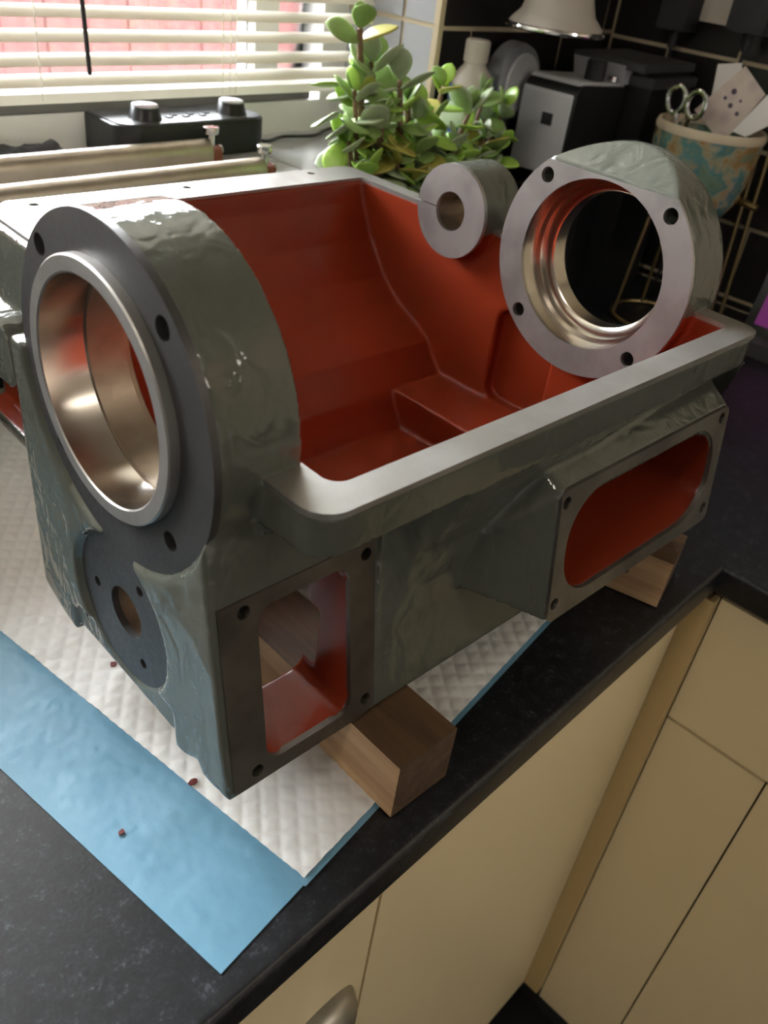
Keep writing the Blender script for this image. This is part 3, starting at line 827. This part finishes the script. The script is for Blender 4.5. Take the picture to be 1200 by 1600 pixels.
# radio
radio = empty('radio', (0.421, 0.552, SILL * MM), 0.0, 'black table radio with two round dials on top, on the sill', 'radio')
pl_ = fillet([(-97, -42), (97, -42), (97, 38), (-97, 38)], {0: 22, 1: 22, 2: 6, 3: 6})
bm = prism(pl_, 0.2, 37, 'z'); bevel(bm, 2.0, 3, 50)
link('body', me_from(bm), M['black'], radio)
bm = prism(fillet([(-94, -39), (94, -39), (94, 35), (-94, 35)], {0: 20, 1: 20, 2: 5, 3: 5}), 37, 38.2, 'z')
link('top_panel', me_from(bm), M['greydark'], radio)
for x in (-52, 62):
    k = link('dial', me_from(lathe([(0, 38), (18, 38), (16.5, 41), (15, 49), (13.6, 50.5), (0, 50.5)], c=(x, -14, 0), n=36)), M['black'], radio)
    link('dial_cap', me_from(lathe([(0, 50.4), (14.2, 50.4), (13.8, 52), (0, 52.2)], c=(x, -14, 0), n=36)), M['silver'], k)
for i in range(6):
    link('button', me_from(box(-28 + 11 * i, -21 + 11 * i, -20 + (i % 2) * 9, -15 + (i % 2) * 9, 38, 39.6, 0.7)), M['black'], radio)
link('grille', me_from(box(-70, 70, -42.6, -41.5, 4, 32, 0.4)), M['softblack'], radio)
cable = tube(smooth_path([(512, 562, 186), (535, 540, 178.5), (575, 552, 178.5), (620, 545, 178.5), (662, 566, 178.5), (690, 575, 178.5)], 10), 2.2, 8)
link('power_cable', me_from(cable), M['black'], label='thin black cable lying along the sill beside the radio', cat='cable')

# steel bars with red ends and chrome thumbscrews
def bar(name_label, x1, y, zt):
    r = empty('steel_bar', ((x1 - 300) * MM, y * MM, SILL * MM), 0.0, name_label, 'metal bar', 'steel bars on the sill')
    h = zt - SILL
    sec = fillet([(-13, 0.2), (13, 0.2), (13, h), (-13, h)], {2: 12, 3: 12}, 8)
    bm = prism(sec, -420, 290, 'x')
    link('bar', me_from(bm), M['bar'], r)
    link('end_plate', me_from(prism(fillet([(-11, 0.2), (12, 0.2), (10, h - 9), (-9, h - 7)], {2: 4, 3: 4}), 290, 304, 'x')), M['redplate'], r)
    s = link('thumbscrew', me_from(lathe([(0, h - 12), (4, h - 12), (4, h + 4), (8, h + 5), (8.6, h + 7), (8.6, h + 11), (7.8, h + 12), (0, h + 12.4)], c=(296, 0, 0), n=24)), M['chrome'], r)
    link('bolt_head', me_from(lathe([(0, 305), (5, 304), (5.5, 303), (5.5, 300), (0, 300)], 'x', (5, 0, h - 12), 20)), M['chrome'], r)
bar('dull steel bar with a red end, lying next to the radio', 425, 492, 200)
bar('dull steel bar with a red end, lying along the sill edge behind the casting', 432, 409, 200)

# crumpled black cloth
bm = bmesh.new(); nx, ny = 26, 14; T = []
for j in range(ny + 1):
    T.append([bm.verts.new((180 + 115 * i / nx, 536 + 44 * j / ny + 5 * noise.noise(Vector((i * .3, j * .2, 2))), 0)) for i in range(nx + 1)])
for j in range(ny + 1):
    for i in range(nx + 1):
        e = min(i, nx - i, j * 1.6, (ny - j) * 1.6) / 5.0
        T[j][i].co.z = SILL + 0.3 + min(1, e) * (13 + 6 * noise.noise(Vector((i * .35, j * .4, 5)))); T[j][i].co.x += 6 * noise.noise(Vector((i * .3, j * .5, 9)))
for j in range(ny):
    for i in range(nx): bm.faces.new((T[j][i], T[j][i + 1], T[j + 1][i + 1], T[j + 1][i]))
bm.faces.new([T[0][i] for i in range(nx + 1)] + [T[j][nx] for j in range(1, ny + 1)] + [T[ny][i] for i in range(nx - 1, -1, -1)] + [T[j][0] for j in range(ny - 1, 0, -1)])
link('crumpled_cloth', me_from(bm), M['softblack'], label='crumpled black cloth on the sill in front of the window frame', cat='cloth', ang=70)

# ------------------------------------------------------------------ jade plant
random.seed(11)
PX, PY = 566.0, 338.0
plant = empty('jade_plant', (PX * MM, PY * MM, 0.0), 0.0, 'potted jade plant with thick green leaves behind the casting', 'plant')
pot = link('pot', me_from(lathe([(0, 0.2), (38, 0.2), (42, 6), (50, 128), (53, 128), (53, 150), (48, 150), (47, 136), (0, 136)], n=40)), M['terracotta'], plant)
link('soil', me_from(lathe([(0, 134), (46.8, 134), (46.8, 140), (20, 144), (0, 145)], n=32)), M['soil'], plant)
def leaf_mesh(L, W, T_, bend, name='leaf'):
    bm = bmesh.new(); n = 9; m = 10; rings = []
    for i in range(n + 1):
        t = i / n
        w = W * (max(0.0, math.sin(math.pi * (0.03 + 0.97 * t) ** 1.25))) ** 0.62 * 0.5 if 0 < i < n else 0.6
        w = max(w, 0.7) if i < n else 0.25
        th_ = T_ * (0.45 + 0.55 * math.sin(math.pi * min(1, t * 1.02))) * 0.5 if i < n else 0.2
        cx = L * t; cz = bend * t * t
        rings.append([bm.verts.new((cx, w * math.cos(2 * math.pi * k / m), cz + th_ * math.sin(2 * math.pi * k / m) + 0.12 * abs(w * math.cos(2 * math.pi * k / m)))) for k in range(m)])
    for a, b in zip(rings, rings[1:]):
        for k in range(m): bm.faces.new((a[k], a[(k + 1) % m], b[(k + 1) % m], b[k]))
    bm.faces.new(rings[0][::-1]); bm.faces.new(rings[-1])
    return me_from(bm)
leaf_lib = []
for mk_, nn in (('leaf', 4), ('leaf2', 4), ('leaf3', 4), ('leaf4', 1)):
    for q in range(nn):
        me_ = leaf_mesh(random.uniform(31, 43), random.uniform(25, 33), random.uniform(4.5, 6.5), random.uniform(-6, 7))
        me_.materials.append(M[mk_]); me_.polygons.foreach_set('use_smooth', [True] * len(me_.polygons)); me_.name = 'leaf'; leaf_lib.append(me_)
def put_leaf(p, d, roll, s):
    d = Vector(d).normalized(); up = Vector((0, 0, 1)); y = up.cross(d)
    if y.length < 1e-3: y = Vector((0, 1, 0))
    y.normalize(); z = d.cross(y)
    R_ = Matrix((d, y, z)).transposed().to_4x4() @ Matrix.Rotation(roll, 4, 'X')
    o = bpy.data.objects.new('leaf', random.choice(leaf_lib)); COL.objects.link(o); o.parent = plant
    o.matrix_local = Matrix.Translation(Vector(p) * MM) @ R_ @ Matrix.Scale(s, 4)
def stem_to(tip, r0=5.5):
    b = Vector((random.uniform(-14, 14), random.uniform(-12, 12), 138))
    tip = Vector(tip); mid = b.lerp(tip, .5) + Vector((tip.x * .22, tip.y * .1, -16 if abs(tip.x) > 90 else 4))
    path = smooth_path([b, mid, tip], 8)
    N = len(path)
    link('stem', me_from(tube(path, [r0 * (1 - .55 * i / (N - 1)) for i in range(N)], 8)), M['stem'], plant)
    return path
tips = [(-88, -2, 330), (-96, -10, 278), (-60, 6, 300), (-30, -8, 285), (-62, -20, 248), (0, 4, 262), (20, -16, 245), (52, 2, 276),
        (88, -14, 255), (126, 0, 262), (160, -8, 250), (110, -22, 222), (60, -26, 218), (-10, -28, 222), (150, -20, 215), (30, 10, 205), (-100, -12, 232), (85, -8, 200),
        (-45, -30, 215), (-80, -26, 205), (-20, -34, 192), (40, -34, 190), (75, -32, 182), (120, -28, 188), (-75, 4, 268), (10, -6, 240), (140, 4, 236), (-30, 12, 250)]
for t in tips:
    path = stem_to(t, random.uniform(4.5, 6.5))
    axis = (path[-1] - path[-4]).normalized()
    a = random.uniform(0, 3)
    for lev, (back, el, s) in enumerate(((0, 1.15, .72), (1, .6, .95), (3, .15, 1.05), (5, -.15, 1.0), (7, -.1, .95), (9, -.3, .9))):
        p = path[-1 - back]
        for q in range(2):
            az = a + q * math.pi + lev * math.pi / 2 + random.uniform(-.3, .3)
            e = el + random.uniform(-.25, .25)
            put_leaf(p, (math.cos(az) * math.cos(e), math.sin(az) * math.cos(e), math.sin(e)), random.uniform(-.7, .7), s * random.uniform(.8, 1.08))
# drooping leaves at the window side
for p, d in (((-112, -6, 255), (-1, -.2, -.1)), ((-118, -8, 282), (-1, -.1, .1)), ((-108, -10, 232), (-.7, -.3, -.9)), ((-104, -12, 214), (-.6, -.2, -1)), ((-92, -12, 246), (-1, .2, -.2))):
    put_leaf(p, d, random.uniform(-.6, .6), 1.05)
    
# ------------------------------------------------------------------ appliances in the corner
# espresso machine
cm = empty('coffee_machine', (0.96, 0.335, 0.0), 0.0, 'silver and black espresso machine standing in the tiled corner', 'coffee machine')
def cpart(name, x0, x1, y0, y1, z0, z1, m, bev=3, seg=3, parent=None):
    return link(name, me_from(box(x0 - 960, x1 - 960, y0 - 335, y1 - 335, z0, z1, bev, seg)), M[m], parent or cm)
cpart('housing', 952, 1066, 268, 384, 0.5, 276, 'black', 6)
cpart('top_cover', 946, 1068, 264, 386, 276, 288, 'greydark', 5)
bm = prism(fillet([(832, 168), (948, 168), (948, 272), (832, 277)], {3: 16, 2: 3}, 8), 302, 382, 'y')
for v in bm.verts: v.co -= Vector((960, 335, 0))
link('brew_head', me_from(bm), M['black'], cm)
bm = prism([(831.0, 166), (836, 166)] + circle(849, 262, 13, 8, math.pi, math.pi / 2)[:0] + [(836, 262), (848, 274), (950, 270), (950, 275.5), (846, 280)] + [(831, 263)], 306, 384, 'y')
for v in bm.verts: v.co -= Vector((960, 335, 0))
bevel(bm, 3, 3, 25)
fp = link('front_panel', me_from(bm), M['silver'], cm)
cpart('badge', 829.6, 831.2, 330, 346, 225, 239, 'softblack', .5, 1, fp)
cpart('drip_base', 836, 952, 296, 386, 0.5, 26, 'black', 4)
cpart('rear_column', 900, 952, 300, 384, 26, 170, 'black', 3)
link('spout', me_from(lathe([(0, 130), (8, 130), (11, 150), (12, 168), (0, 168)], c=(870 - 960, 342 - 335, 0), n=24)), M['softblack'], cm)
link('water_tank', me_from(box(905 - 960, 950 - 960, 302 - 335, 318 - 335, 60, 165, 3)), M['blackgloss'], cm)
link('steam_knob', me_from(lathe([(0, 279), (13, 279), (13, 300), (11, 302), (0, 302)], c=(895 - 960, 322 - 335, 0), n=20)), M['softblack'], cm)
link('valve', me_from(lathe([(0, 278), (7, 278), (7, 284), (0, 286)], c=(925 - 960, 312 - 335, 0), n=20)), M['chrome'], cm)
link('control_fascia', me_from(prism([(x - 960, z) for x, z in ((936, 276), (950, 276), (950, 300), (928, 298))], -35, 45, 'y')), M['silver'], cm)
cpart('lid', 930, 1066, 272, 382, 294, 304, 'greydark', 4)
cpart('lid_hinge', 950, 1064, 276, 380, 286, 296, 'black', 2)

# round silver disc: small fan-like speaker
sp = empty('round_speaker', (0.842, 0.4115, 0.0), 0.0, 'round silver-faced speaker standing behind the coffee machine', 'speaker')
link('foot', me_from(lathe([(0, 0.3), (30, 0.3), (28, 8), (10, 14), (8, 225), (0, 225)], n=28)), M['softblack'], sp)
bm = lathe([(0, -16), (34, -16), (44, -12), (46, -4), (46, 10), (40, 16), (0, 16)], 'y', (0, 0, 262), 48)
link('case', me_from(bm), M['silver_plastic'], sp)
link('face_disc', me_from(lathe([(0, -19), (33, -18.6), (35, -17), (35, -15), (0, -15)], 'y', (0, 0, 262), 48)), M['silver'], sp)

# wall lamp with a grey cone
dl = empty('wall_lamp', (0.806, YW * MM, 0.44), 0.0, 'grey lamp with a conical shade and chrome rim in front of the dark tiles', 'lamp')
link('wall_bracket', me_from(lathe([(0, -0.3), (28, -0.3), (26, -8), (0, -10)], 'y', (0, 0, 30), 32)), M['softblack'], dl)
link('arm', me_from(tube(smooth_path([(0, -6, 30), (0, -40, 36), (0, -84, 30), (0, -95, 4), (0, -95, -10)], 8), 4.5, 10)), M['softblack'], dl)
sh = lathe([(17, -12), (20, -13), (44, -90), (54, -100), (58, -106), (56, -108), (46, -100), (17, -20)], 'z', (0, -95, 0), 48, close=True)
link('lamp_shade', me_from(sh), M['greyplastic'], dl)
ch = [(57.5 * math.cos(a), -95 + 57.5 * math.sin(a), -106.5) for a in [2 * math.pi * i / 60 for i in range(61)]]
link('chrome_rim', me_from(tube(ch, 3.2, 10)), M['chrome'], dl)

# bottle behind the plant
bt = empty('bottle', (0.742, 0.398, 0.0), 0.0, 'pale plastic bottle with a blue label in front of the black tiles', 'bottle')
link('bottle_body', me_from(lathe([(0, 0.3), (24, 0.3), (27, 4), (27, 255), (24, 272), (14, 284), (12, 290), (0, 290)], n=32)), M['palebottle'], bt)
link('cap', me_from(lathe([(0, 288), (15, 288), (15, 310), (13, 312), (0, 312)], n=28)), M['palebottle'], bt)
link('label', me_from(lathe([(27.2, 205), (27.5, 205), (27.5, 262), (27.2, 262)], n=32, close=True)), M['bluelabel'], bt)

# mosaic pot on a wire stand, with scissors, cards and paper
CX, CY = 940.0, 168.0
st_ = empty('wire_stand', (CX * MM, CY * MM, 0.0), 0.0, 'slim brass wire stand under the mosaic pot', 'stand')
ring_ = lambda r, z: [(r * math.cos(2 * math.pi * i / 40), r * math.sin(2 * math.pi * i / 40), z) for i in range(41)]
link('ring', me_from(tube(ring_(44, 140), 2.6, 8)), M['gold'], st_)
link('base_ring', me_from(tube(ring_(58, 3.2), 2.8, 8)), M['gold'], st_)
for a in (-55, 45, 135, 225):
    c, s = math.cos(math.radians(a)), math.sin(math.radians(a))
    link('wire', me_from(tube([(57 * c, 57 * s, 3), (45 * c, 45 * s, 140)], 2.4, 8)), M['gold'], st_)
rk = empty('wire_rack', (1.0, 0.108, 0.0), 0.0, 'tall brass wire rack upright beside the mosaic pot', 'rack')
for dy in (-7, 7):
    link('upright', me_from(tube([(0, dy - 4, 2), (0, dy + 10, 250)], 2.6, 8)), M['gold'], rk)
link('rack_foot', me_from(tube([(0, -60, 3.5), (0, 30, 3.5)], 3.2, 8)), M['gold'], rk)
link('cross_bar', me_from(tube([(0, -8, 165), (0, 20, 168)], 5, 8)), M['gold'], rk)
pt_ = empty('mosaic_pot', (CX * MM, CY * MM, 0.1426), 0.0, 'round pot glazed in green, blue and gold mosaic, holding scissors', 'pot')
link('pot_body', me_from(lathe([(0, 0.2), (30, 0.2), (46, 10), (58, 32), (64, 62), (66, 92), (66.5, 104), (62, 104), (60, 62), (42, 16), (0, 10)], n=56)), M['mosaic'], pt_)
link('pot_rim', me_from(lathe([(61.5, 103), (67, 103), (68, 108), (66, 113), (62.5, 113), (61, 108)], n=56, close=True)), M['cream_glaze'], pt_)
sc_ = empty('scissors', ((CX - 18) * MM, (CY + 34) * MM, 0.1585), 0.0, 'scissors with silver finger loops standing in the mosaic pot', 'scissors')
for s in (-1, 1):
    lp = [(19 * math.cos(2 * math.pi * i / 28) * .0 + 3 * s, s * 15 + 12 * math.cos(2 * math.pi * i / 28), 117 + 15 * math.sin(2 * math.pi * i / 28)) for i in range(29)]
    link('finger_loop', me_from(tube(lp, 3.4, 10)), M['chrome'], sc_)
    link('blade', me_from(tube([(2 * s, -s * 5, 4), (2 * s, s * 4, 70), (3 * s, s * 10, 102)], [1.5, 4.0, 4.0], 8)), M['chrome'], sc_)
def card(name, label, cat, m, x, q, thick=1.2):
    """flat card through four points (y, z) standing at x"""
    bm = prism(q, x - thick / 2, x + thick / 2, 'x')
    return link(name, me_from(bm), M[m], label=label, cat=cat)
pc = card('printed_card', 'pinkish card printed with dark dots, leaning in the mosaic pot', 'card', 'card', 940, [(150.9, 324.5), (116.3, 300.1), (148.7, 237.7), (197.0, 266.6)])
for k, (yy, zz) in enumerate([(154.3, 296.1), (153.4, 280.7), (142.3, 273.7), (162.7, 287.4), (142.8, 287.8)]):
    link('printed_dot', me_from(lathe([(0, 939.1), (3.4 - .4 * k, 939.1), (3.4 - .4 * k, 939.4), (0, 939.4)], 'x', (0, yy, zz), 16)), M['dot'], pc)
card('blank_card', 'plain pale card behind the printed card in the pot', 'card', 'paper', 956, [(192.1, 319.0), (162.7, 325.6), (147.0, 263.1), (187.7, 284.0)])
card('folded_paper', 'white folded paper sticking out of the pot beside the card', 'paper', 'whitepaper', 928, [(108.8, 301.9), (135.6, 256.2), (118.0, 253.7), (87.2, 277.5)], 3)

# sockets on the right wall
so = empty('wall_socket', (XR * MM, 0.268, 0.352), 0.0, 'white double wall socket on the black tiles', 'socket')
link('face_plate', me_from(box(-9, -0.2, -74, 30, 0, 86, 2.5)), M['plate'], so)
for yy in (-48, 4):
    link('rocker', me_from(box(-12, -9, yy - 6, yy + 6, 58, 74, 1)), M['plate'], so)
def plug(label, y, z, w, h):
    r = empty('power_adapter', ((XR - 9.5) * MM, y * MM, z * MM), 0.0, label, 'plug', 'plugs in the wall socket')
    link('adapter_body', me_from(box(-40, -0.3, -w / 2, w / 2, 0, h, 5, 3)), M['softblack'], r)
    link('strain_relief', me_from(lathe([(0, -22), (5, -22), (7, 0), (0, 0.5)], c=(-20, 0, 0), n=16)), M['softblack'], r)
    link('lead', me_from(tube(smooth_path([(-20, 0, -20), (-16, 2, -60), (-12, 6, -130), (-12, 16, -220), (-12, 26, -z + 4)], 8), 2.4, 8)), M['softblack'], r)
plug('square black power adapter in the white socket, its lead hanging down', 214, 350, 52, 70)
plug('long black power adapter plugged in next to the white socket', 318, 338, 40, 90)
so2 = empty('wall_socket', (XR * MM, 0.318, 0.352), 0.0, 'dark wall socket that holds the long black adapter', 'socket')
link('face_plate', me_from(box(-9, -0.2, -18, 30, 0, 86, 2.5)), M['softblack'], so2)

# tablet on the worktop at the right
tb = empty('tablet', (0.985, -0.05, 0.0), 0.0, 'black tablet with a purple lit screen on a dark stand', 'tablet')
link('stand', me_from(box(-42, 40, -110, 92, 0.4, 20, 5, 3)), M['greydark'], tb)
Mt = Matrix.Translation((-6, 0, 19.5)) @ Matrix.Rotation(math.radians(14), 4, 'Y')
bm = bmesh.new(); add_box(bm, -5, 5, -112, 104, 0, 150, None); bevel(bm, 3, 3)
for v in bm.verts: v.co = Mt @ v.co
scr = link('case', me_from(bm), M['black'], tb)
bm = bmesh.new(); add_box(bm, -5.8, -4.8, -104, 92, 12, 142)
for v in bm.verts: v.co = Mt @ v.co
link('screen', me_from(bm), M['screen'], tb)
